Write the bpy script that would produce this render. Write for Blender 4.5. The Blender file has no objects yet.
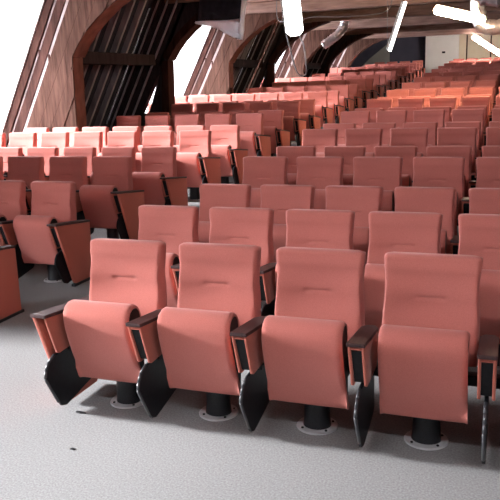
import bpy, bmesh, math, random
from mathutils import Vector, Matrix

C = bpy.context.scene.collection
R = random.Random(7)
PI = math.pi

# ------------------------------------------------------------------ camera
cam = bpy.data.cameras.new('camera')
cam.sensor_width = 36
cam.lens = 715.7 / 500 * 36
cam.clip_end = 200
co = bpy.data.objects.new('camera', cam)
C.objects.link(co)
co.matrix_world = (Matrix.Translation((0, 0, 1.6736)) @ Matrix.Rotation(0.3527, 4, 'Z')
                   @ Matrix.Rotation(PI / 2 - 0.22975, 4, 'X') @ Matrix.Rotation(-0.03517, 4, 'Z'))
bpy.context.scene.camera = co

# ------------------------------------------------------------------ light and exposure
W = bpy.data.worlds.new('overcast_sky')
bpy.context.scene.world = W
W.use_nodes = True
bg = W.node_tree.nodes['Background']
bg.inputs[0].default_value = (0.84, 0.91, 1.0, 1)
bg.inputs[1].default_value = 24.0
VS = bpy.context.scene.view_settings
VS.view_transform = 'Standard'
VS.look = 'None'
VS.gamma = 1
VS.exposure = 0.88
VS.use_curve_mapping = False

TRUSS_S = [9.65 + 3.25 * k for k in range(-5, 7)]       # front face of each truss
WIN_BAYS = [0, 2, 4, 6, 8]                              # bay index: between TRUSS_S[i-1]... see below
TILT = math.atan(0.53)


def roof_t(z):                                          # inner face of the left roof slope
    return -8.28 + 0.53 * z


# daylight openings: bays between trusses (-0.10..3.15), (6.40..9.65), (12.90..16.15) ...
WINDOW_BAYS = [(-0.10, 3.15), (6.40, 9.65), (12.90, 16.15), (19.40, 22.65), (25.90, 29.15)]
WZ0, WZ1 = 0.55, 3.10


def portal(loc, rot, sx, sy):
    l = bpy.data.lights.new('daylight_portal', 'AREA')
    l.shape = 'RECTANGLE'
    l.size, l.size_y = sx, sy
    l.cycles.is_portal = True
    o = bpy.data.objects.new('daylight_portal', l)
    o.location = loc
    o.rotation_euler = rot
    C.objects.link(o)


for (a, b) in WINDOW_BAYS:
    portal((-9.28, (a + b) / 2, 1.85), (0, -PI / 2, 0), 2.8, 3.2)

sun = bpy.data.lights.new('veiled_sun', 'SUN')
sun.energy = 13
sun.angle = math.radians(7)
sun.color = (1.0, 0.985, 1.0)
so = bpy.data.objects.new('veiled_sun', sun)
C.objects.link(so)
so.rotation_euler = Vector((-1, -0.22, 0.34)).to_track_quat('Z', 'Y').to_euler()


# ------------------------------------------------------------------ materials
def new_mat(name):
    m = bpy.data.materials.new(name)
    m.use_nodes = True
    nt = m.node_tree
    return m, nt, nt.nodes['Principled BSDF']


def noise_mat(name, c1, c2, scale=20, rough=0.7, bump=0.0, bscale=None, stretch=(1, 1, 1), metallic=0.0,
              detail=6, spec=0.5, lo=0.3, hi=0.7, sheen=0.0, coord='Object'):
    m, nt, b = new_mat(name)
    tc = nt.nodes.new('ShaderNodeTexCoord')
    mp = nt.nodes.new('ShaderNodeMapping')
    mp.inputs['Scale'].default_value = stretch
    nz = nt.nodes.new('ShaderNodeTexNoise')
    nz.inputs['Scale'].default_value = scale
    nz.inputs['Detail'].default_value = detail
    cr = nt.nodes.new('ShaderNodeValToRGB')
    cr.color_ramp.elements[0].position = lo
    cr.color_ramp.elements[1].position = hi
    cr.color_ramp.elements[0].color = (*c1, 1)
    cr.color_ramp.elements[1].color = (*c2, 1)
    L = nt.links.new
    L(tc.outputs[coord], mp.inputs[0])
    L(mp.outputs[0], nz.inputs['Vector'])
    L(nz.outputs['Fac'], cr.inputs[0])
    L(cr.outputs[0], b.inputs['Base Color'])
    b.inputs['Roughness'].default_value = rough
    b.inputs['Metallic'].default_value = metallic
    b.inputs['Specular IOR Level'].default_value = spec
    if sheen:
        b.inputs['Sheen Weight'].default_value = sheen
        b.inputs['Sheen Roughness'].default_value = 0.5
        b.inputs['Sheen Tint'].default_value = (1, 0.75, 0.72, 1)
    if bump:
        nb = nt.nodes.new('ShaderNodeTexNoise')
        nb.inputs['Scale'].default_value = bscale or scale * 3
        nb.inputs['Detail'].default_value = 4
        L(mp.outputs[0], nb.inputs['Vector'])
        bp = nt.nodes.new('ShaderNodeBump')
        bp.inputs['Strength'].default_value = bump
        bp.inputs['Distance'].default_value = 0.01
        L(nb.outputs['Fac'], bp.inputs['Height'])
        L(bp.outputs[0], b.inputs['Normal'])
    return m


def emit_mat(name, col, strength):
    m, nt, b = new_mat(name)
    b.inputs['Base Color'].default_value = (0.9, 0.9, 0.9, 1)
    b.inputs['Emission Color'].default_value = (*col, 1)
    b.inputs['Emission Strength'].default_value = strength
    return m


M = {}
M['fabric'] = noise_mat('salmon_fabric', (0.425, 0.126, 0.101), (0.505, 0.158, 0.129), 260, 0.92, 0.15, 500, spec=0.2, sheen=0.28)
M['panel'] = noise_mat('panel_fabric', (0.40, 0.105, 0.070), (0.46, 0.13, 0.09), 260, 0.9, 0.12, 500, spec=0.2, sheen=0.2)
M['wood_cap'] = noise_mat('dark_stained_wood', (0.026, 0.010, 0.010), (0.055, 0.020, 0.019), 8, 0.55, 0.05, 30, (12, 1, 1))
M['black'] = noise_mat('black_plastic', (0.004, 0.004, 0.005), (0.009, 0.009, 0.011), 60, 0.5, 0.08, 200, spec=0.25)
M['tablet'] = noise_mat('black_laminate', (0.005, 0.005, 0.007), (0.009, 0.0095, 0.012), 40, 0.45, 0.03, spec=0.25)
M['tablet_edge'] = noise_mat('grey_edge_band', (0.028, 0.028, 0.032), (0.045, 0.045, 0.05), 40, 0.4)
M['steel'] = noise_mat('grey_steel', (0.34, 0.34, 0.35), (0.44, 0.44, 0.45), 20, 0.45, 0, metallic=0.15)
M['carpet'] = noise_mat('grey_carpet', (0.148, 0.149, 0.149), (0.275, 0.277, 0.278), 110, 0.95, 0.2, 200, spec=0.1, lo=0.25, hi=0.75, detail=8)
M['timber'] = noise_mat('old_brown_timber', (0.024, 0.010, 0.008), (0.062, 0.027, 0.021), 3.0, 0.9, 0.5, 12, (5, 5, 0.7), spec=0.04)
M['shaded_timber'] = noise_mat('bay_shade_timber', (0.022, 0.014, 0.015), (0.045, 0.030, 0.031), 3.0, 0.8, 0.4, 12, (5, 5, 0.7), spec=0.2)  # timber colour darkened to hold the shade of the dark roof bays
M['web'] = noise_mat('pale_truss_boards', (0.030, 0.0135, 0.010), (0.085, 0.042, 0.031), 3.0, 0.95, 0.6, 9, (6, 2, 0.6), spec=0.03)
M['bounce_lit'] = noise_mat('bounce_lit_brown_timber', (0.13, 0.052, 0.036), (0.24, 0.10, 0.07), 3.5, 0.75, 0.4, 12, (2, 2, 1.2), spec=0.2)  # brown timber with bounce light from the floor put into its colour
M['beam'] = noise_mat('collar_timber', (0.15, 0.085, 0.068), (0.29, 0.18, 0.145), 3.0, 0.8, 0.4, 10, (0.6, 4, 5), spec=0.2)
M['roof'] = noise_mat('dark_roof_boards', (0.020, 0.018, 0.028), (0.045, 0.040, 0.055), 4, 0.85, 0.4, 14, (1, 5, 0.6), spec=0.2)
M['rafter'] = noise_mat('grey_rafter_timber', (0.30, 0.255, 0.27), (0.44, 0.38, 0.40), 4, 0.85, 0.3, 12, (3, 3, 0.6), spec=0.2)
M['ceiling'] = noise_mat('ceiling_boards', (0.21, 0.115, 0.09), (0.34, 0.205, 0.165), 2.5, 0.85, 0.4, 9, (0.5, 5, 1), spec=0.2)
M['white_wall'] = noise_mat('painted_white_wall', (0.72, 0.70, 0.66), (0.78, 0.76, 0.72), 2, 0.8)
M['cream'] = noise_mat('cream_panel', (0.66, 0.56, 0.40), (0.72, 0.62, 0.46), 2, 0.7)
M['navy'] = noise_mat('dark_end_wall', (0.055, 0.055, 0.085), (0.075, 0.075, 0.11), 2, 0.8)
M['greenwall'] = noise_mat('grey_green_gable', (0.27, 0.27, 0.25), (0.33, 0.33, 0.31), 2, 0.85)
M['sidewall'] = noise_mat('pale_plaster', (0.55, 0.50, 0.46), (0.62, 0.57, 0.53), 3, 0.9)
M['lining'] = noise_mat('white_plaster_lining', (0.78, 0.77, 0.76), (0.84, 0.83, 0.82), 3, 0.9)
M['strip'] = noise_mat('gap_light_strip', (0.20, 0.15, 0.14), (0.32, 0.25, 0.24), 4, 0.95, spec=0.05)  # colour stands in for window light in the truss gaps
M['lamp_white'] = noise_mat('white_enamel', (0.7, 0.7, 0.7), (0.76, 0.76, 0.76), 5, 0.4)
M['glow_day'] = emit_mat('cool_tube_light', (1.0, 0.93, 0.86), 7)
M['glow_strong'] = emit_mat('strong_warm_tube_light', (1.0, 0.76, 0.48), 100)
M['glow_fill'] = emit_mat('added_fill_light', (0.95, 0.95, 1.0), 95)  # for the lamps added out of frame to brighten the front row
M['glow_warm'] = emit_mat('warm_tube_light', (1.0, 0.93, 0.86), 65)
M['foil'] = noise_mat('crumpled_foil', (0.55, 0.56, 0.60), (0.8, 0.8, 0.84), 10, 0.28, 1.0, 25, metallic=0.9)
M['dark_sheet'] = noise_mat('dark_plastic_sheet', (0.022, 0.021, 0.030), (0.05, 0.048, 0.062), 12, 0.35, 0.6, 16)
M['film'] = noise_mat('white_plastic_film', (0.75, 0.75, 0.78), (0.85, 0.85, 0.88), 10, 0.4, 0.5, 12)
fnt = M['film'].node_tree
fb = fnt.nodes['Principled BSDF']
tl = fnt.nodes.new('ShaderNodeBsdfTranslucent')
tl.inputs[0].default_value = (0.9, 0.9, 0.93, 1)
mx = fnt.nodes.new('ShaderNodeMixShader')
mx.inputs[0].default_value = 0.75
fnt.links.new(fb.outputs[0], mx.inputs[1])
fnt.links.new(tl.outputs[0], mx.inputs[2])
fnt.links.new(mx.outputs[0], fnt.nodes['Material Output'].inputs[0])
M['cord'] = noise_mat('grey_cable', (0.10, 0.09, 0.09), (0.14, 0.13, 0.13), 20, 0.5)
gm, nt, b = new_mat('window_glass')
b.inputs['Base Color'].default_value = (1, 1, 1, 1)
b.inputs['Roughness'].default_value = 0.02
b.inputs['Alpha'].default_value = 0.06
M['glass'] = gm
# perforated pedestal tube: small dots by a Voronoi texture
pm, nt, b = new_mat('perforated_black_steel')
tc = nt.nodes.new('ShaderNodeTexCoord')
vo = nt.nodes.new('ShaderNodeTexVoronoi')
vo.inputs['Scale'].default_value = 95
rp = nt.nodes.new('ShaderNodeValToRGB')
rp.color_ramp.elements[0].position = 0.18
rp.color_ramp.elements[0].color = (0.002, 0.002, 0.003, 1)
rp.color_ramp.elements[1].position = 0.30
rp.color_ramp.elements[1].color = (0.011, 0.011, 0.014, 1)
nt.links.new(tc.outputs['Object'], vo.inputs['Vector'])
nt.links.new(vo.outputs['Distance'], rp.inputs[0])
nt.links.new(rp.outputs[0], b.inputs['Base Color'])
b.inputs['Roughness'].default_value = 0.45
M['perf'] = pm


# ------------------------------------------------------------------ mesh helpers
def mesh(name, bm, mat, smooth=False, autos=None):
    me = bpy.data.meshes.new(name)
    bmesh.ops.recalc_face_normals(bm, faces=bm.faces)
    bm.to_mesh(me)
    bm.free()
    mats = mat if isinstance(mat, (list, tuple)) else [mat]
    for m_ in mats:
        me.materials.append(M[m_])
    if smooth:
        me.polygons.foreach_set('use_smooth', [True] * len(me.polygons))
        if autos:
            me.set_sharp_from_angle(angle=math.radians(autos))
    return me


def obj(name, me, parent=None, loc=None):
    o = bpy.data.objects.new(name, me)
    C.objects.link(o)
    if parent:
        o.parent = parent
    if loc:
        o.location = loc
    return o


def tag(o, label=None, cat=None, group=None, kind=None):
    if label:
        o['label'] = label
    if cat:
        o['category'] = cat
    if group:
        o['group'] = group
    if kind:
        o['kind'] = kind
    return o


def struct(name, me, label=None):
    o = obj(name, me)
    o['kind'] = 'structure'
    if label:
        o['label'] = label
    return o


def box(bm, x0, x1, y0, y1, z0, z1, bev=0.0, seg=2):
    r = bmesh.ops.create_cube(bm, size=1)
    vs = r['verts']
    for v in vs:
        v.co = Vector(((x0 + x1) / 2 + v.co.x * (x1 - x0), (y0 + y1) / 2 + v.co.y * (y1 - y0),
                       (z0 + z1) / 2 + v.co.z * (z1 - z0)))
    if bev:
        es = {e for v in vs for e in v.link_edges}
        bmesh.ops.bevel(bm, geom=list(es), offset=bev, segments=seg, affect='EDGES', profile=0.6)
    return vs


def prism(bm, pts, axis, a, b, bev=0.0, seg=2):
    """extrude a polygon; pts are 2D in the plane normal to axis ('x': (y,z), 'y': (x,z), 'z': (x,y))"""
    def P(p, c):
        return {'x': (c, p[0], p[1]), 'y': (p[0], c, p[1]), 'z': (p[0], p[1], c)}[axis]
    v0 = [bm.verts.new(P(p, a)) for p in pts]
    v1 = [bm.verts.new(P(p, b)) for p in pts]
    fs = [bm.faces.new(v0), bm.faces.new(list(reversed(v1)))]
    n = len(pts)
    for i in range(n):
        fs.append(bm.faces.new((v0[i], v0[(i + 1) % n], v1[(i + 1) % n], v1[i])))
    if bev:
        es = {e for f in fs for e in f.edges}
        bmesh.ops.bevel(bm, geom=list(es), offset=bev, segments=seg, affect='EDGES', profile=0.6)


def cyl(bm, p0, p1, r0, r1=None, seg=20):
    p0, p1 = Vector(p0), Vector(p1)
    d = p1 - p0
    mt = Matrix.Translation((p0 + p1) / 2) @ d.to_track_quat('Z', 'Y').to_matrix().to_4x4()
    bmesh.ops.create_cone(bm, cap_ends=True, segments=seg, radius1=r0, radius2=r0 if r1 is None else r1,
                          depth=d.length, matrix=mt)


def tube(bm, pts, r, seg=8):
    pts = [Vector(p) for p in pts]
    rings = []
    for i, p in enumerate(pts):
        d = (pts[min(i + 1, len(pts) - 1)] - pts[max(i - 1, 0)]).normalized()
        q = d.to_track_quat('Z', 'Y')
        rr = r[i] if isinstance(r, (list, tuple)) else r
        rings.append([bm.verts.new(p + q @ Vector((rr * math.cos(2 * PI * k / seg), rr * math.sin(2 * PI * k / seg), 0)))
                      for k in range(seg)])
    for a, b_ in zip(rings, rings[1:]):
        for k in range(seg):
            bm.faces.new((a[k], a[(k + 1) % seg], b_[(k + 1) % seg], b_[k]))
    bm.faces.new(rings[0][::-1])
    bm.faces.new(rings[-1])


def lerp(a, b, t):
    return a + (b - a) * t


def curve(tab, z):
    """smooth interpolation through a table of (z, value)"""
    if z <= tab[0][0]:
        return tab[0][1]
    for (z0, v0), (z1, v1) in zip(tab, tab[1:]):
        if z <= z1:
            t = (z - z0) / (z1 - z0)
            t = t * t * (3 - 2 * t)
            return lerp(v0, v1, t)
    return tab[-1][1]


# ------------------------------------------------------------------ layout of floor and rows
D = 1.04286
S1 = 3.245
PITCH = 0.5299
RISE = 0.1114


def row_s(k):
    return S1 + (k - 1) * D


def level(k):
    return 0 if k < 4 else (k - 2) // 2


ZL = 3.45                                              # underside of the ceiling boards
BACK_S = 33.6
# stepped floor: one platform for every two rows
edges = [-7.6] + [row_s(2 + 2 * m) - 0.53 for m in range(1, 15)] + [BACK_S + 0.3]
for m in range(15):
    s0, s1 = edges[m], edges[m + 1]
    z = RISE * m
    bm = bmesh.new()
    tw = 8.35
    box(bm, -tw, tw, s0, s1, -0.25, z)
    struct('floor', mesh('floor', bm, 'carpet'))


# roof slopes (left and right), dark boarded skin with daylight openings
def slope_panel(bm, side, s0, s1, z0, z1, th=0.06, inset=0.0):
    vs = []
    for s in (s0, s1):
        for (z, d) in ((z0, 0), (z1, 0), (z1, th), (z0, th)):
            x = roof_t(z) + inset - d * 1.0
            vs.append(bm.verts.new((-side * x if side > 0 else x, s, z)))
    a, b_ = vs[:4], vs[4:]
    bm.faces.new(a)
    bm.faces.new(b_[::-1])
    for i in range(4):
        bm.faces.new((a[i], b_[i], b_[(i + 1) % 4], a[(i + 1) % 4]))


seg_edges = [-7.6, -0.10, 3.15, 6.40, 9.65, 12.90, 16.15, 19.40, 22.65, 25.90, 29.15, BACK_S + 0.3]
wn = 0
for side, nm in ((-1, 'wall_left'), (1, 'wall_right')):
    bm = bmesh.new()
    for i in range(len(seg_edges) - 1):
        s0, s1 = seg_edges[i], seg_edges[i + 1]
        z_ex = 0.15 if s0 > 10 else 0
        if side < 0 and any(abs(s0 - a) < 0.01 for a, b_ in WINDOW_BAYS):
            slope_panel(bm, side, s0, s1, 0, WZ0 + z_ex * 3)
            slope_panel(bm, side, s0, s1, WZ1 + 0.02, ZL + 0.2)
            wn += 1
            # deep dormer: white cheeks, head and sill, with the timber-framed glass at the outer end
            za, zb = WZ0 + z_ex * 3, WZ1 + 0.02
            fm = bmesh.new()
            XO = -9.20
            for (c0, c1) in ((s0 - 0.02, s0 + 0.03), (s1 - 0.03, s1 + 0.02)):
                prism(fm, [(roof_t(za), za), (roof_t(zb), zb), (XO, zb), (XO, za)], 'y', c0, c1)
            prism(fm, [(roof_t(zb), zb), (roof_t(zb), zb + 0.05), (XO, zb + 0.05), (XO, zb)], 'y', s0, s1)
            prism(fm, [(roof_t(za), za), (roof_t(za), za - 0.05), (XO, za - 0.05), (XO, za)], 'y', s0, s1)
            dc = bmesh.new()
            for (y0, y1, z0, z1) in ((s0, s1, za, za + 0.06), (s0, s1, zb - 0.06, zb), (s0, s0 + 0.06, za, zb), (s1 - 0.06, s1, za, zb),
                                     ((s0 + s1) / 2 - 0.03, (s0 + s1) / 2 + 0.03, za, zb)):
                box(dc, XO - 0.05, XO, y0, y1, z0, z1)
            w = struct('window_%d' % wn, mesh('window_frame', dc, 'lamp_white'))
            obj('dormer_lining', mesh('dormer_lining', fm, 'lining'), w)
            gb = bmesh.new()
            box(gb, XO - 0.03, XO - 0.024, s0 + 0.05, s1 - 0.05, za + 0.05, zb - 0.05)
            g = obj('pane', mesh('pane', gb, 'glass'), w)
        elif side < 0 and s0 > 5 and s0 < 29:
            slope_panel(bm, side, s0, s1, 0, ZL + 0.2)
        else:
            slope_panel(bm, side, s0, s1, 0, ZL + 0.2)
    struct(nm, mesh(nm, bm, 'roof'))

# rafters in the dark bays (part of the setting), plus purlin
for side in (-1, 1):
    for (s0, s1) in ((3.15, 6.4), (9.65, 12.9), (16.15, 19.4), (22.65, 25.9)):
        if side > 0 and s0 > 10:
            continue
        bm = bmesh.new()
        for q in range(0, 8):
            s = s0 + 0.42 + q * 0.40
            if s > s1 - 0.15:
                continue
            slope_panel(bm, side, s - 0.03, s + 0.03, 0.0, ZL, th=0.12, inset=0.12)
        struct('trim_%d' % (1 + int(s0)) if side < 0 else 'trim_%d' % (41 + int(s0)), mesh('rafters', bm, 'rafter'),
               'grey rafters on the dark roof slope')

# ceiling boards
bm = bmesh.new()
box(bm, -7.0, 7.0, -7.6, BACK_S + 0.3, ZL, ZL + 0.06)
struct('ceiling', mesh('ceiling', bm, 'ceiling'))

# wall behind the camera
bm = bmesh.new()
Y0, Y1 = -7.5, -7.35
box(bm, -8.3, 8.3, Y0, Y1, 0, ZL)
struct('wall_front', mesh('wall_front', bm, 'sidewall'))

# far end wall: dark wall, grey gable patch, white wall, cream doors
bm = bmesh.new()
box(bm, -8.3, 8.3, BACK_S, BACK_S + 0.2, 0, ZL)
struct('wall_back', mesh('wall_back', bm, 'navy'))
bm = bmesh.new()
arc = [(-6.75, 1.4), (-6.6, 2.2)] + [(lerp(-6.55, -5.33, math.sin(a)), lerp(2.3, 3.22, 1 - math.cos(a) if False else math.sin(a)))
      for a in (0.25, 0.5, 0.75, 1.0, 1.25, PI / 2)] + [(-5.33, 1.4)]
prism(bm, arc, 'y', BACK_S - 0.05, BACK_S)
struct('wall_gable', mesh('gable', bm, 'greenwall'))
bm = bmesh.new()
box(bm, -3.70, -2.30, BACK_S - 0.5, BACK_S, 1.3, ZL)
struct('wall_partition', mesh('partition', bm, 'white_wall'))
bm = bmesh.new()
box(bm, -2.30, 3.4, BACK_S - 0.35, BACK_S, 1.3, ZL)
struct('wall_cream', mesh('cream_wall', bm, 'cream'))
for i, (x0, x1) in enumerate(((-2.28, -1.98), (-1.78, -1.00), (-0.90, -0.12), (0.0, 0.8))):
    bm = bmesh.new()
    box(bm, x0, x1, BACK_S - 0.40, BACK_S - 0.35, 1.5, ZL - 0.12, 0.01)
    dd = struct('door_%d' % (i + 1), mesh('door', bm, 'cream'))
    bm = bmesh.new()
    box(bm, x1 - 0.02, x1 + 0.03, BACK_S - 0.43, BACK_S - 0.35, 1.5, ZL - 0.1)
    obj('door_frame', mesh('door_frame', bm, 'timber'), dd)
bm = bmesh.new()
box(bm, -3.0, -2.86, BACK_S - 0.53, BACK_S - 0.5, 2.62, 2.70, 0.005)
o = obj('wall_switch', mesh('wall_switch', bm, 'black'))
tag(o, 'small dark switch box on the white wall at the far end', 'switch')

# ------------------------------------------------------------------ roof trusses
NTH = ['first', 'second', 'third', 'fourth', 'fifth', 'sixth', 'seventh', 'eighth', 'ninth', 'tenth', 'eleventh', 'twelfth',
       'thirteenth', 'fourteenth', 'fifteenth', 'sixteenth', 'seventeenth', 'eighteenth', 'nineteenth', 'twentieth',
       'twenty-first', 'twenty-second', 'twenty-third', 'twenty-fourth', 'twenty-fifth', 'twenty-sixth',
       'twenty-seventh', 'twenty-eighth', 'twenty-ninth']
# inner line of post and brace, front plane (x, z) on the left side
BRACE = [(-6.30, 2.14), (-6.18, 2.32), (-6.02, 2.50), (-5.81, 2.68), (-5.57, 2.85), (-5.30, 2.99), (-5.00, 3.10), (-4.70, 3.18)]


def inner_x(z):
    if z <= 2.14:
        return lerp(-6.36, -6.30, z / 2.14)
    for (x0, z0_), (x1, z1_) in zip(BRACE, BRACE[1:]):
        if z <= z1_:
            return lerp(x0, x1, (z - z0_) / (z1_ - z0_))
    return -4.7


def mirror(bm):
    for v in bm.verts:
        v.co.x = -v.co.x


def slope_bar(bm, off0, off1, y0, y1, z0, z1, top=None):
    prism(bm, [(roof_t(z0) + off0, z0), (roof_t(z0) + off1, z0), (roof_t(z1) + off1, z1), (roof_t(z1) + off0, z1)],
          'y', y0, y1, 0.008, 1)


def truss(s, label, z0, closed=False):
    t = bpy.data.objects.new('roof_truss', None)
    C.objects.link(t)
    t.location = (0, s, z0)
    tag(t, label, 'roof truss', 'timber roof trusses')
    ZR = -z0
    for side in (-1, 1):
        def put(name, bm, mat):
            if side > 0:
                mirror(bm)
            for v in bm.verts:
                v.co.z -= z0
            return obj(name, mesh(name, bm, mat), t)
        if closed:
            # boarded truss: no gaps, only a wedge-shaped opening between boards and post
            bm = bmesh.new()
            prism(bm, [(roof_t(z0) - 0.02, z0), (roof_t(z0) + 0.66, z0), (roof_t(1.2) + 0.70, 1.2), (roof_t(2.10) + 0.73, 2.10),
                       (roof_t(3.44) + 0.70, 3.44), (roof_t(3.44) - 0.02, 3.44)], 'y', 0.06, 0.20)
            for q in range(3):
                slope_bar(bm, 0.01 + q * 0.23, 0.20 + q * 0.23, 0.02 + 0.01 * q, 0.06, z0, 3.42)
            put('web_boards', bm, 'shaded_timber')
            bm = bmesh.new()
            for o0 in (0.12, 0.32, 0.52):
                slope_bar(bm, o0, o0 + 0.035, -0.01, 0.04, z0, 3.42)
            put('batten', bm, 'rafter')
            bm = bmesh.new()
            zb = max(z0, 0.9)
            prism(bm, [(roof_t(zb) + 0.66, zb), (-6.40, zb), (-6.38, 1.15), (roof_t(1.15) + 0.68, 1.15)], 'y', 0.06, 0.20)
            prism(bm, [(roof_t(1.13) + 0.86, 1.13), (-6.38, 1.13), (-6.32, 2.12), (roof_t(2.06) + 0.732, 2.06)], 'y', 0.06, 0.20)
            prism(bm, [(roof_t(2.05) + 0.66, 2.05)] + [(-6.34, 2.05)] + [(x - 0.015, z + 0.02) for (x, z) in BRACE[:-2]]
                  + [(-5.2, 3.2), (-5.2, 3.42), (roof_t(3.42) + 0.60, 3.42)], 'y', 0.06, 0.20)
            put('knee_boards', bm, 'shaded_timber')
        # two outer leaning rafters with open gaps between them
        if not closed:
            bm = bmesh.new()
            slope_bar(bm, -0.02, 0.15, 0.0, 0.26, z0, 3.44)
            # notch blocks, as cut in the old timber
            zz = 2.28
            box(bm, roof_t(zz) + 0.145, roof_t(zz) + 0.18, 0.02, 0.24, zz - 0.16, zz, 0.004, 1)
            put('rafter', bm, 'timber')
            bm = bmesh.new()
            slope_bar(bm, 0.19, 0.36, 0.02, 0.26, z0, 3.44)
            zz = 2.20
            box(bm, roof_t(zz) + 0.355, roof_t(zz) + 0.39, 0.02, 0.24, zz - 0.18, zz, 0.004, 1)
            put('rafter', bm, 'timber')
            # pale strips in the gaps: window light put into their colour
            bm = bmesh.new()
            slope_bar(bm, 0.145, 0.195, 0.03, 0.10, z0, 3.42)
            slope_bar(bm, 0.355, 0.45, 0.03, 0.10, z0, 3.42)
            put('gap_light', bm, 'strip')
            # broad board web between the inner gap and the post and brace
            bm = bmesh.new()
            zw = z0
            line = [(roof_t(zw) + 0.44, zw), (roof_t(3.2) + 0.44, 3.2), (-5.2, 3.2)]
            inner = [(x - 0.004, z + 0.005) for (x, z) in reversed(BRACE[:-2])] + [(-6.33, 1.2), (-6.36, zw)]
            prism(bm, line + inner, 'y', 0.0, 0.20)
            # plank shape lines: raised boards following the slope
            for q in range(6):
                o0 = 0.442 + q * 0.232
                seg = []
                for n_ in range(61):
                    z = lerp(z0, 3.19, n_ / 60)
                    xl = roof_t(z) + o0
                    xr = min(xl + 0.226, inner_x(z) - 0.002)
                    if xr - xl > 0.02:
                        seg.append((xl, xr, z))
                    if (xr - xl <= 0.02 or n_ == 60) and len(seg) > 1:
                        prism(bm, [(a, c) for a, b_, c in seg] + [(b_, c) for a, b_, c in reversed(seg)],
                              'y', -0.012 - 0.005 * (q % 3), 0.01)
                        seg = []
            put('web_boards', bm, 'web')
        # upright post
        bm = bmesh.new()
        prism(bm, [(-6.54, z0), (-6.355, z0), (-6.30, 2.14), (-6.44, 2.14)], 'y', 0.004, 0.28, 0.008, 1)
        put('post', bm, 'timber' if closed else 'bounce_lit')  # open trusses take the bounce-brightened copy of the timber
        # curved brace
        bm = bmesh.new()
        outer = []
        for i, (x, z) in enumerate(BRACE):
            a = BRACE[max(i - 1, 0)]
            b_ = BRACE[min(i + 1, len(BRACE) - 1)]
            dx, dz = b_[0] - a[0], b_[1] - a[1]
            l = math.hypot(dx, dz)
            w = 0.14
            outer.append((x - dz / l * w, min(z + dx / l * w, 3.22)))
        for i in range(len(BRACE) - 1):
            prism(bm, [BRACE[i], BRACE[i + 1], outer[i + 1], outer[i]], 'y', 0.004, 0.34)
        bmesh.ops.remove_doubles(bm, verts=bm.verts, dist=0.0005)
        put('brace', bm, 'timber' if closed else 'bounce_lit')
    bm = bmesh.new()
    box(bm, -6.3, 6.3, 0.0, 0.26, 3.18 - z0, 3.44 - z0, 0.012, 1)
    obj('collar_beam', mesh('collar_beam', bm, 'beam'), t)
    return t


for i, s in enumerate(TRUSS_S):
    zl = 0.0
    for m in range(15):
        if edges[m] <= s:
            zl = RISE * m
    place = ['by the room end behind the camera', 'behind the camera', 'behind the camera by the front row', 'beside the front rows, out of the frame', 'beside the fifth row',
             'just right of the nearest big window, pale boarded face', 'dark, on the near side of the second window',
             'on the far side of the second window', 'dark, on the near side of the third window',
             'on the far side of the third window', 'dark, half hidden by the short foil duct', 'nearest the end wall, with pale arched boards'][i]
    if s < -7.2 or s > 31:
        continue
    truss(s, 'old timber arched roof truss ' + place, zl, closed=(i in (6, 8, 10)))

# purlins between trusses on the left, at knee height
for i, (s0, s1) in enumerate(((9.93, 12.9), (16.43, 19.4), (22.93, 25.9))):
    bm = bmesh.new()
    box(bm, -6.78, -6.56, s0, s1, 2.06, 2.26, 0.01, 1)
    o = obj('purlin', mesh('purlin', bm, 'shaded_timber'))
    tag(o, ['brown horizontal purlin across the nearest dark roof bay', 'brown horizontal purlin across the middle dark roof bay',
            'brown horizontal purlin across the farthest dark roof bay'][i], 'beam', 'purlins between the trusses')

# ------------------------------------------------------------------ auditorium chair
BW = 0.218          # half width of the back
FRONT = [(0.36, -0.045), (0.52, -0.062), (0.68, -0.040), (0.80, -0.012), (0.876, 0.004)]
THICK = [(0.36, 0.085), (0.55, 0.105), (0.70, 0.100), (0.80, 0.088), (0.876, 0.072)]


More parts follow.
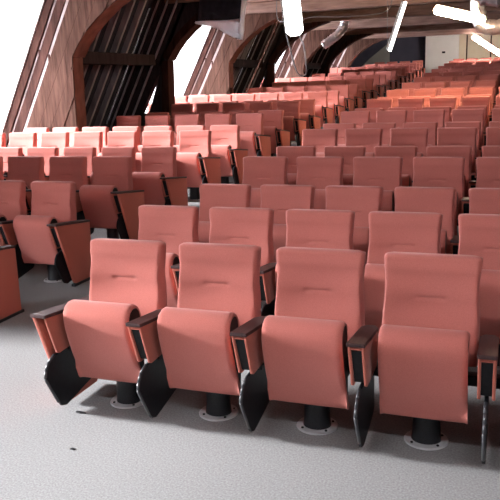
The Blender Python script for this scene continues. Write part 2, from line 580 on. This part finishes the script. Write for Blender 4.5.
def back_mesh(nx=36, nz=72):
    bm = bmesh.new()
    rings = []
    ztop, zbot = 0.876, 0.37
    rz = 0.016
    for j in range(nz + 1):
        z = lerp(zbot, ztop, j / nz)
        rings_z = z
        y0 = curve(FRONT, z)
        th = curve(THICK, z)
        e = 0.0
        if z > ztop - rz:
            u = (z - (ztop - rz)) / rz
            e = rz * (1 - math.sqrt(max(0, 1 - u * u)))
        if z < zbot + rz:
            u = ((zbot + rz) - z) / rz
            e = rz * (1 - math.sqrt(max(0, 1 - u * u)))
        hw = BW - 0.009 * math.exp(-((z - 0.72) / 0.09) ** 2) + 0.002 * max(0, (z - 0.80) / 0.07) - e
        ring = []
        cr = 0.018
        # front from left to right
        for i in range(nx + 1):
            u = -1 + 2 * i / nx
            u = math.copysign(abs(u) ** 0.8, u)
            x = u * hw
            edge = hw - abs(x)
            y = y0 + e
            if edge < cr:
                y += cr * (1 - math.sqrt(max(0, 1 - ((cr - edge) / cr) ** 2)))
            # gentle hollow between side bolsters
            y += 0.019 * (1 - (x / hw) ** 2) * math.exp(-((z - 0.67) / 0.12) ** 2)
            # crease with its two buttons
            y += 0.007 * math.exp(-((z - 0.684) / 0.006) ** 2) * (1 / (1 + math.exp((abs(x) - 0.058) / 0.006)))
            for bx in (-0.055, 0.055):
                y += 0.006 * math.exp(-(((x - bx) / 0.012) ** 2 + ((z - 0.684) / 0.010) ** 2))
            ring.append(bm.verts.new((x, y, z)))
        yb = y0 + th - e
        for i in range(nx, -1, -2):
            u = -1 + 2 * i / nx
            x = u * hw
            edge = hw - abs(x)
            y = yb
            if edge < cr:
                y -= cr * (1 - math.sqrt(max(0, 1 - ((cr - edge) / cr) ** 2)))
            ring.append(bm.verts.new((x, y, z)))
        rings.append(ring)
    n = len(rings[0])
    for a, b_ in zip(rings, rings[1:]):
        for k in range(n):
            bm.faces.new((a[k], a[(k + 1) % n], b_[(k + 1) % n], b_[k]))
    bm.faces.new(rings[0][::-1])
    bm.faces.new(rings[-1])
    return bm


# tipped-up seat: outer line of the fabric in (y, z) from rear lower edge over the roll to the front lower lip
SEAT_OUT = [(-0.185, 0.45), (-0.190, 0.53), (-0.202, 0.578), (-0.224, 0.608), (-0.255, 0.623), (-0.286, 0.622),
            (-0.318, 0.606), (-0.338, 0.580), (-0.345, 0.545), (-0.336, 0.49), (-0.317, 0.42), (-0.294, 0.35), (-0.272, 0.295),
            (-0.252, 0.250), (-0.243, 0.225), (-0.235, 0.200), (-0.228, 0.187), (-0.216, 0.180), (-0.196, 0.178)]


def seat_mesh():
    bm = bmesh.new()
    th = 0.018
    P = SEAT_OUT
    inner = []
    for i in range(len(P)):
        a, b_ = P[max(i - 1, 0)], P[min(i + 1, len(P) - 1)]
        dx, dz = b_[0] - a[0], b_[1] - a[1]
        l = math.hypot(dx, dz) or 1
        inner.append((P[i][0] + dz / l * -th if False else P[i][0] - dz / l * th * -1 * -1, P[i][1] + dx / l * th))
    # inward is towards the middle of the roll (y=-0.25)
    prof = P + inner[::-1]
    nx = 16
    cols = []
    for i in range(nx + 1):
        u = -1 + 2 * i / nx
        u = math.sin(u * PI / 2)
        x = u * 0.186
        k = 1 - 0.22 * max(0, (abs(u) - 0.9) / 0.1) ** 2     # soften the side edges
        col = []
        for idx, (y, z) in enumerate(prof):
            cy, cz = -0.255, min(z, 0.565)
            sh = 0.010 * max(0, (abs(u) - 0.93) / 0.07) ** 2
            d = Vector((y - cy, z - cz))
            if d.length > 1e-6 and idx < len(P):
                d2 = d * (1 - sh / d.length)
            else:
                d2 = d
            bulge = 0.003 * (1 - u * u) if 5 < idx < len(P) else 0
            wx = x * (1 + 0.02 * (0.64 - z) / 0.4)
            col.append(bm.verts.new((wx, cy + d2.x - bulge, cz + d2.y)))
        cols.append(col)
    n = len(prof)
    for a, b_ in zip(cols, cols[1:]):
        for k in range(n):
            bm.faces.new((a[k], a[(k + 1) % n], b_[(k + 1) % n], b_[k]))
    bm.faces.new(cols[0][::-1])
    bm.faces.new(cols[-1])
    return bm


def seat_core():
    bm = bmesh.new()
    prism(bm, [(-0.204, 0.40), (-0.208, 0.565), (-0.236, 0.598), (-0.275, 0.602), (-0.308, 0.580), (-0.318, 0.50), (-0.270, 0.35),
               (-0.225, 0.24), (-0.205, 0.22), (-0.195, 0.30)], 'x', -0.1835, 0.1835, 0.003, 1)
    return bm


AX = PITCH / 2


def shear(bm):
    # the arm tops fall gently towards the back
    for v in bm.verts:
        if v.co.z > 0.5:
            v.co.z += 0.006 - 0.11 * (v.co.y + 0.42)


def chair_meshes():
    d = {}
    d['backrest'] = mesh('backrest', back_mesh(), 'fabric', True, 50)
    d['seat'] = mesh('seat', seat_mesh(), 'fabric', True, 50)
    d['seat_pan'] = mesh('seat_pan', seat_core(), 'black')
    bm = bmesh.new()                                     # dark wooden arm cap
    prism(bm, [(-0.040, -0.428), (0.040, -0.428), (0.040, -0.10), (0.02, -0.06), (-0.02, -0.06), (-0.040, -0.10)],
          'z', 0.562, 0.580, 0.004, 2)
    shear(bm)
    d['arm_cap'] = mesh('arm_cap', bm, 'wood_cap')
    bm = bmesh.new()                                     # two padded cheeks with a slot between
    for s in (-1, 1):
        a, b_ = sorted((s * 0.036, s * 0.023))
        prism(bm, [(-0.420, 0.562), (-0.08, 0.562), (-0.08, 0.40), (-0.12, 0.362), (-0.335, 0.355), (-0.350, 0.362)],
              'x', a, b_, 0.004, 2)
    box(bm, -0.024, 0.024, -0.415, -0.08, 0.547, 0.562)
    shear(bm)
    d['arm_panel'] = mesh('arm_panel', bm, 'panel', True, 35)
    bm = bmesh.new()                                     # dark slot lining, set back from the front
    prism(bm, [(-0.404, 0.5405), (-0.09, 0.5405), (-0.09, 0.375), (-0.338, 0.375)], 'x', -0.0225, 0.0225)
    shear(bm)
    d['slot_lining'] = mesh('slot_lining', bm, 'black')
    bm = bmesh.new()                                     # folded writing tablet
    prism(bm, [(-0.425, 0.245), (-0.412, 0.285), (-0.385, 0.318), (-0.33, 0.340), (-0.10, 0.345), (-0.035, 0.325), (-0.010, 0.27),
               (-0.008, 0.105), (-0.03, 0.085), (-0.235, 0.045), (-0.275, 0.036), (-0.315, 0.05), (-0.335, 0.08)],
          'x', -0.008, 0.008, 0.002, 1)
    d['writing_tablet'] = mesh('writing_tablet', bm, 'tablet')
    bm = bmesh.new()                                     # thin grey edging of the tablet
    edge = [(-0.335, 0.08), (-0.425, 0.245), (-0.412, 0.285), (-0.385, 0.318), (-0.33, 0.340)]
    for (a, b_) in zip(edge, edge[1:]):
        tube(bm, [(0, a[0], a[1]), (0, b_[0], b_[1])], 0.0085, 6)
    d['tablet_edge'] = mesh('tablet_edge', bm, 'tablet_edge', True)
    bm = bmesh.new()                                     # hinge knuckles and arm bracket
    cyl(bm, (-0.018, -0.20, 0.345), (0.018, -0.20, 0.345), 0.024)
    cyl(bm, (-0.02, -0.13, 0.335), (0.02, -0.13, 0.335), 0.018)
    box(bm, -0.012, 0.012, -0.16, -0.02, 0.30, 0.39, 0.004, 1)
    d['arm_bracket'] = mesh('arm_bracket', bm, 'black', True, 40)
    bm = bmesh.new()                                     # cross beam under the seat
    box(bm, -AX, AX, -0.075, -0.015, 0.295, 0.345, 0.006, 1)
    box(bm, -0.17, -0.15, -0.25, 0.02, 0.30, 0.40, 0.004, 1)
    box(bm, 0.15, 0.17, -0.25, 0.02, 0.30, 0.40, 0.004, 1)
    d['cross_beam'] = mesh('cross_beam', bm, 'black')
    bm = bmesh.new()                                     # pedestal tube, oval, slightly flared
    n = 28
    rings = []
    for z, rx, ry in ((0.004, 0.070, 0.062), (0.05, 0.066, 0.058), (0.12, 0.063, 0.056), (0.22, 0.062, 0.056), (0.31, 0.064, 0.060)):
        rings.append([bm.verts.new((rx * math.cos(2 * PI * k / n), -0.07 + ry * math.sin(2 * PI * k / n), z)) for k in range(n)])
    for a, b_ in zip(rings, rings[1:]):
        for k in range(n):
            bm.faces.new((a[k], a[(k + 1) % n], b_[(k + 1) % n], b_[k]))
    bm.faces.new(rings[0][::-1])
    bm.faces.new(rings[-1])
    d['pedestal'] = mesh('pedestal', bm, 'perf', True, 50)
    bm = bmesh.new()
    cyl(bm, (0, -0.07, 0.0), (0, -0.07, 0.007), 0.104, 0.100, 36)
    d['base_plate'] = mesh('base_plate', bm, 'steel', True, 40)
    bm = bmesh.new()
    cyl(bm, (0, 0, 0.006), (0, 0, 0.012), 0.008, 0.006, 8)
    d['bolt'] = mesh('bolt', bm, 'black')
    bm = bmesh.new()                                     # tapering end panel facing the aisle
    prism(bm, [(-0.42, 0.562), (0.085, 0.562), (0.080, 0.02), (-0.20, 0.02), (-0.225, 0.035)], 'x', 0.022, 0.046, 0.006, 2)
    shear(bm)
    d['end_panel'] = mesh('end_panel', bm, 'panel', True, 35)
    bm = bmesh.new()
    prism(bm, [(-0.040, -0.43), (0.050, -0.43), (0.050, 0.09), (-0.01, 0.09), (-0.040, -0.06)], 'z', 0.562, 0.580, 0.004, 2)
    shear(bm)
    d['end_cap'] = mesh('end_cap', bm, 'wood_cap')
    bm = bmesh.new()
    box(bm, 0.016, 0.056, -0.24, 0.10, 0.0, 0.022, 0.003, 1)
    d['end_foot'] = mesh('foot', bm, 'black')
    bm = bmesh.new()                                     # inner cheek of the end arm
    prism(bm, [(-0.420, 0.562), (-0.08, 0.562), (-0.08, 0.40), (-0.12, 0.362), (-0.335, 0.355), (-0.350, 0.362)],
          'x', -0.036, -0.023, 0.004, 2)
    shear(bm)
    d['end_cheek'] = mesh('end_cheek', bm, 'panel', True, 35)
    return d


CM = chair_meshes()


def copy_child(me_name, part, parent, x=0.0):
    o = bpy.data.objects.new(part, CM[me_name])
    C.objects.link(o)
    o.parent = parent
    o.location.x = x
    return o


def arm(parent, x):
    p = copy_child('arm_panel', 'arm_panel', parent, x)
    copy_child('slot_lining', 'slot_lining', p)
    copy_child('arm_cap', 'arm_cap', parent, x)
    w = copy_child('writing_tablet', 'writing_tablet', parent, x)
    copy_child('tablet_edge', 'edge_band', w)
    copy_child('arm_bracket', 'arm_bracket', parent, x)


def make_chair(full=True, right_arm=False, end=False, left_end=False):
    """one tip-up chair; its left arm is shared with the neighbour on that side"""
    t = bpy.data.objects.new('auditorium_chair', None)
    C.objects.link(t)
    copy_child('backrest', 'backrest', t)
    st = copy_child('seat', 'seat', t)
    copy_child('seat_pan', 'seat_pan', st)
    if left_end:
        p = copy_child('end_panel', 'end_panel', t, -AX)
        p.scale.x = -1
        q = copy_child('end_cheek', 'inner_cheek', p)
        c = copy_child('end_cap', 'arm_cap', t, -AX)
        c.scale.x = -1
        w = copy_child('writing_tablet', 'writing_tablet', t, -AX)
        copy_child('tablet_edge', 'edge_band', w)
        copy_child('arm_bracket', 'arm_bracket', t, -AX)
    else:
        arm(t, -AX)
    if right_arm:
        arm(t, AX)
    if end:
        p = copy_child('end_panel', 'end_panel', t, AX)
        copy_child('end_cheek', 'inner_cheek', p)
        copy_child('end_foot', 'foot', p)
        copy_child('slot_lining', 'slot_lining', p)
        copy_child('end_cap', 'arm_cap', t, AX)
        w = copy_child('writing_tablet', 'writing_tablet', t, AX)
        copy_child('arm_bracket', 'arm_bracket', t, AX)
    copy_child('cross_beam', 'cross_beam', t)
    pd = copy_child('pedestal', 'pedestal', t)
    if full:
        bp = copy_child('base_plate', 'base_plate', t)
        for a in (0.6, 2.2, 3.9, 5.5):
            b_ = copy_child('bolt', 'bolt', bp)
            b_.location = (0.083 * math.cos(a), -0.07 + 0.083 * math.sin(a), 0)
    return t


SEATW = ['first', 'second', 'third', 'fourth', 'fifth', 'sixth', 'seventh', 'eighth', 'ninth', 'tenth']


def place(t, x, k, label, group):
    t.location = (x, row_s(k), RISE * level(k))
    tag(t, label, 'chair', group)


R1L = -2.116 + 0.212
RL = -2.385 + 0.212
LL = -4.032 + 0.212
count = 0
from bpy_extras.object_utils import world_to_camera_view as wcv
bpy.context.view_layer.update()
NROW = 28
for k in range(1, NROW + 1):
    x0 = R1L if k == 1 else RL
    nvis = {1: 5, 2: 5, 3: 5, 4: 6, 5: 6}.get(k, 6)
    if k > 20:
        nvis = 5
    for j in range(nvis):
        t = make_chair(k <= 8, left_end=(j == 0))
        rowtxt = 'in the front row of the wide block' if k == 1 else 'in row %s back of the wide block' % NTH[k - 1]
        seat = ['beside the aisle', 'second from the aisle', 'third from the aisle', 'fourth from the aisle',
                'fifth from the aisle', 'sixth from the aisle'][j]
        rt = 'front row' if k == 1 else NTH[k - 1] + ' row'
        place(t, x0 + j * PITCH, k, 'salmon tip-up chair %s, %s of wide block' % (seat, rt), 'chairs of the wide block')
        count += 1
for k in range(2, NROW + 1):
    if k == 2:
        n = 1
    elif k == 3:
        n = 3
    elif k == 4:
        n = 4
    elif k == 5:
        n = 5
    else:
        s = row_s(k)
        inwin = any(a + 0.25 < s - 0.1 and s < b_ + 0.05 for a, b_ in WINDOW_BAYS)
        n = 7 if inwin else 5
        if k > 20:
            n -= 1
    for j in range(n):
        t = make_chair(k <= 6, end=(j == 0))
        seat = ['beside the aisle', 'second from the aisle', 'third from the aisle', 'fourth from the aisle',
                'fifth from the aisle', 'sixth from the aisle', 'seventh from the aisle'][j]
        place(t, LL - j * PITCH, k, 'salmon tip-up chair %s, %s of window-side block' % (seat, NTH[k - 1] + ' row'),
              'chairs of the window-side block')
        count += 1
print('CHAIRS', count)


# ------------------------------------------------------------------ tube lamps
def tube_lamp(p0, p1, r, mat, label, wires=(), house=True, up=(0, 0, 1)):
    p0, p1 = Vector(p0), Vector(p1)
    mid = (p0 + p1) / 2
    t = bpy.data.objects.new('tube_lamp', None)
    C.objects.link(t)
    t.location = mid
    tag(t, label, 'lamp', 'fluorescent tube lamps')
    a, b_ = p0 - mid, p1 - mid
    d = (b_ - a).normalized()
    bm = bmesh.new()
    cyl(bm, a, b_, r, seg=20)
    for s, e in ((-1, a), (1, b_)):
        cyl(bm, e, e + d * s * 0.5 * r, r, r * 0.5, 20)
    obj('tube', mesh('tube', bm, mat, True, 40), t)
    upv = Vector(up)
    upv = (upv - d * upv.dot(d)).normalized()
    sd = d.cross(upv)
    bm = bmesh.new()
    vs = box(bm, -r * 0.6, r * 0.6, -(b_ - a).length / 2, (b_ - a).length / 2, r * 0.8, r * (1.25 if r > 0.05 else 2.4), 0.003, 1)
    mt = Matrix((sd, d, upv)).transposed().to_4x4()
    bmesh.ops.transform(bm, matrix=mt, verts=bm.verts)
    obj('housing', mesh('housing', bm, 'lamp_white'), t)
    for f in wires:
        q = a.lerp(b_, f) + upv * r * 2
        bm = bmesh.new()
        top = Vector((q.x, q.y, ZL - mid.z))
        cyl(bm, q, top, 0.004, seg=6)
        obj('wire', mesh('wire', bm, 'cord'), t)
    return t


tube_lamp((-2.33, 7.8, 2.86), (-2.28, 7.85, 2.20), 0.095, 'glow_day',  # radius widened to include the bloom around the tube
          'tube lamp fattened by its glare, hanging steeply above the window-side aisle', (0.02,), up=(-0.35, 1, 0))
tube_lamp((-1.46, 10.5, 2.67), (-1.585, 10.0, 2.03), 0.022, 'glow_day',
          'thin tube lamp hanging aslant on long wires in mid room', (0.04, 0.97), up=(-0.9, -0.2, 0.3))
tube_lamp((-1.24, 12.6, 2.72), (-0.56, 13.4, 2.58), 0.07, 'glow_strong',  # radius takes in part of the glow around the tube
          'bright warm tube lamp close under the ceiling, nearer of the two by the ducts', (0.1, 0.9))
tube_lamp((-1.49, 29.0, 3.04), (-0.56, 30.0, 2.42), 0.085, 'glow_warm',
          'bright sloping tube lamp under the far duct, before the cream doors', (0.1,))


tube_lamp((-2.6, 0.4, 3.10), (-1.2, 0.4, 3.10), 0.03, 'glow_fill',  # added lamp out of frame, brightens the front row and carpet
          'added unseen fill lamp under the ceiling above the open carpet, window side', (0.1, 0.9))
tube_lamp((0.4, 0.4, 3.10), (1.8, 0.4, 3.10), 0.03, 'glow_fill',  # second added lamp, likewise unseen, for the same fill
          'added unseen fill lamp under the ceiling above the open carpet, far from the windows', (0.1, 0.9))

# ------------------------------------------------------------------ ducts, cables, sheets
def duct(path, r, label):
    bm = bmesh.new()
    pts = []
    P = [Vector(p) for p in path]
    N = 40
    rr = []
    for i in range(N + 1):
        f = i / N * (len(P) - 1)
        a = min(int(f), len(P) - 2)
        u = f - a
        p_1 = P[max(a - 1, 0)]
        p2 = P[min(a + 2, len(P) - 1)]
        p0_, p1_ = P[a], P[a + 1]
        v = 0.5 * ((2 * p0_) + (-p_1 + p1_) * u + (2 * p_1 - 5 * p0_ + 4 * p1_ - p2) * u * u
                   + (-p_1 + 3 * p0_ - 3 * p1_ + p2) * u ** 3)
        pts.append(v)
        rr.append(r * (1 + (0.07 if i % 2 else -0.05) + R.uniform(-.03, .03)))
    tube(bm, pts, rr, 16)
    for v in bm.verts:
        v.co += Vector((R.uniform(-1, 1), R.uniform(-1, 1), R.uniform(-1, 1))) * r * 0.11
    o = obj('foil_duct', mesh('foil_duct', bm, 'foil', True, 60))
    tag(o, label, 'duct', 'foil ducts under the ceiling')


duct([(-0.55, 9.0, 2.95), (-0.46, 9.0, 2.66), (-0.25, 9.0, 2.54), (0.1, 9.0, 2.60), (0.6, 9.1, 2.9), (0.7, 9.1, 3.42)], 0.12,
     'big crumpled silver foil duct nearest the camera, high in the corner')
duct([(-0.68, 14.0, 3.42), (-0.66, 14.0, 2.75), (-0.55, 14.0, 2.52), (-0.2, 14.0, 2.50), (0.5, 14.1, 2.7), (0.75, 14.2, 3.05), (0.78, 14.2, 3.42)], 0.13,
     'silver foil duct hanging behind the nearer warm tube lamp')
duct([(-4.48, 20.5, 3.42), (-4.52, 20.5, 3.15), (-4.66, 20.5, 2.93), (-4.90, 20.5, 2.76), (-5.12, 20.5, 2.63)], 0.12,
     'short silver foil duct beside the third window')


def sheet(path, x_dir, name, mat, label, cat, w, nu=14, nv=10, amp=0.03, seed=1):
    rr = random.Random(seed)
    bm = bmesh.new()
    P = [Vector(p) for p in path]
    xd = Vector(x_dir).normalized()
    ph = [rr.uniform(0, 6) for _ in range(4)]
    grid = []
    for i in range(nu + 1):
        f = i / nu * (len(P) - 1)
        a = min(int(f), len(P) - 2)
        base = P[a].lerp(P[a + 1], f - a)
        rowv = []
        for j in range(nv + 1):
            u = j / nv
            q = base + xd * w * u
            q += Vector((math.sin(9 * u + ph[0] + i * 0.5), math.cos(7 * u + ph[1] + i * .7), math.sin(5 * u + ph[2] + i))) * amp
            rowv.append(bm.verts.new(q))
        grid.append(rowv)
    for i in range(nu):
        for j in range(nv):
            bm.faces.new((grid[i][j], grid[i + 1][j], grid[i + 1][j + 1], grid[i][j + 1]))
    r_ = bmesh.ops.solidify(bm, geom=bm.faces[:], thickness=0.008)
    o = obj(name, mesh(name, bm, mat, True))
    tag(o, label, cat)
    return o


sheet([(-5.25, 12.0, 2.72), (-4.85, 12.0, 2.71), (-4.5, 12.0, 2.69), (-4.42, 12.0, 2.69)], (0.10, 0.1, 0.9), 'dark_sheet', 'dark_sheet',
      'dark crumpled plastic sheet slung across the top of second window', 'sheet', 0.70, amp=0.012, seed=3)
bm = bmesh.new()
FX = [(-5.26, 2.74, 2.70), (-5.05, 2.74, 2.655), (-4.85, 2.73, 2.60), (-4.68, 2.73, 2.50), (-4.55, 2.73, 2.43), (-4.42, 2.74, 2.42)]
cols = []
for i, (x, zt, zb) in enumerate(FX):
    cols.append([bm.verts.new((x, 11.93 + 0.02 * math.sin(3 * i + 2 * k), lerp(zt, zb, k / 4))) for k in range(5)])
for a, b_ in zip(cols, cols[1:]):
    for k in range(4):
        bm.faces.new((a[k], b_[k], b_[k + 1], a[k + 1]))
bmesh.ops.solidify(bm, geom=bm.faces[:], thickness=0.006)
tag(obj('white_film', mesh('white_film', bm, 'film', True)), 'white plastic film sagging under the dark sheet by second window', 'sheet')
bm = bmesh.new()
tube(bm, [(-4.33, 11.98, 3.42), (-4.36, 11.98, 3.0), (-4.40, 11.98, 2.75), (-4.44, 11.98, 2.55), (-4.46, 11.98, 2.40)],
     [0.05, 0.045, 0.040, 0.060, 0.05], 10)
tag(obj('film_roll', mesh('film_roll', bm, 'film', True)), 'twisted strip of clear film hanging beside the dark sheet', 'plastic film')


def cable(pts, r, label):
    bm = bmesh.new()
    P = [Vector(p) for p in pts]
    out = []
    for a in range(len(P) - 1):
        for u in [i / 6 for i in range(6)]:
            p_1, p0_, p1_, p2 = P[max(a - 1, 0)], P[a], P[a + 1], P[min(a + 2, len(P) - 1)]
            out.append(0.5 * ((2 * p0_) + (-p_1 + p1_) * u + (2 * p_1 - 5 * p0_ + 4 * p1_ - p2) * u * u
                              + (-p_1 + 3 * p0_ - 3 * p1_ + p2) * u ** 3))
    out.append(P[-1])
    tube(bm, out, r, 6)
    o = obj('hanging_cable', mesh('hanging_cable', bm, 'cord', True))
    tag(o, label, 'cable', 'hanging cables')


cable([(-2.86, 9.0, 3.42), (-2.78, 9.0, 2.66), (-2.73, 9.0, 2.28), (-2.62, 9.0, 1.85), (-2.56, 9.0, 1.745), (-2.50, 9.0, 1.74), (-2.47, 9.0, 1.80),
       (-2.50, 9.0, 2.1), (-2.56, 9.0, 2.35), (-2.50, 9.0, 3.42)], 0.009, 'grey cable looping down beside the glaring tube lamp')
cable([(-5.05, 16.0, 3.43), (-5.0, 15.95, 3.0), (-4.6, 15.9, 2.95), (-4.2, 15.9, 3.02), (-3.4, 15.9, 2.98), (-2.6, 15.95, 3.05), (-2.5, 16.0, 3.43)], 0.010,
      'thin cable strung along the collar beam in mid room')

# debris on the carpet
bm = bmesh.new()
prism(bm, [(-0.03, -0.006), (0.0, -0.012), (0.035, -0.004), (0.03, 0.006), (-0.005, 0.010), (-0.03, 0.006)], 'z', 0.0, 0.006, 0.001, 1)
o = obj('paper_scrap', mesh('paper_scrap', bm, 'black'), loc=(-2.08, 2.97, 0.0))
tag(o, 'small black scrap lying on the carpet before the first chair', 'scrap')
bm = bmesh.new()
prism(bm, [(-0.014, -0.006), (0.008, -0.008), (0.014, 0.003), (-0.006, 0.009)], 'z', 0.0, 0.004)
o = obj('paper_scrap', mesh('paper_scrap', bm, 'black'), loc=(-1.90, 2.62, 0.0))
tag(o, 'tiny black crumb lying on the bright carpet in the foreground', 'scrap')
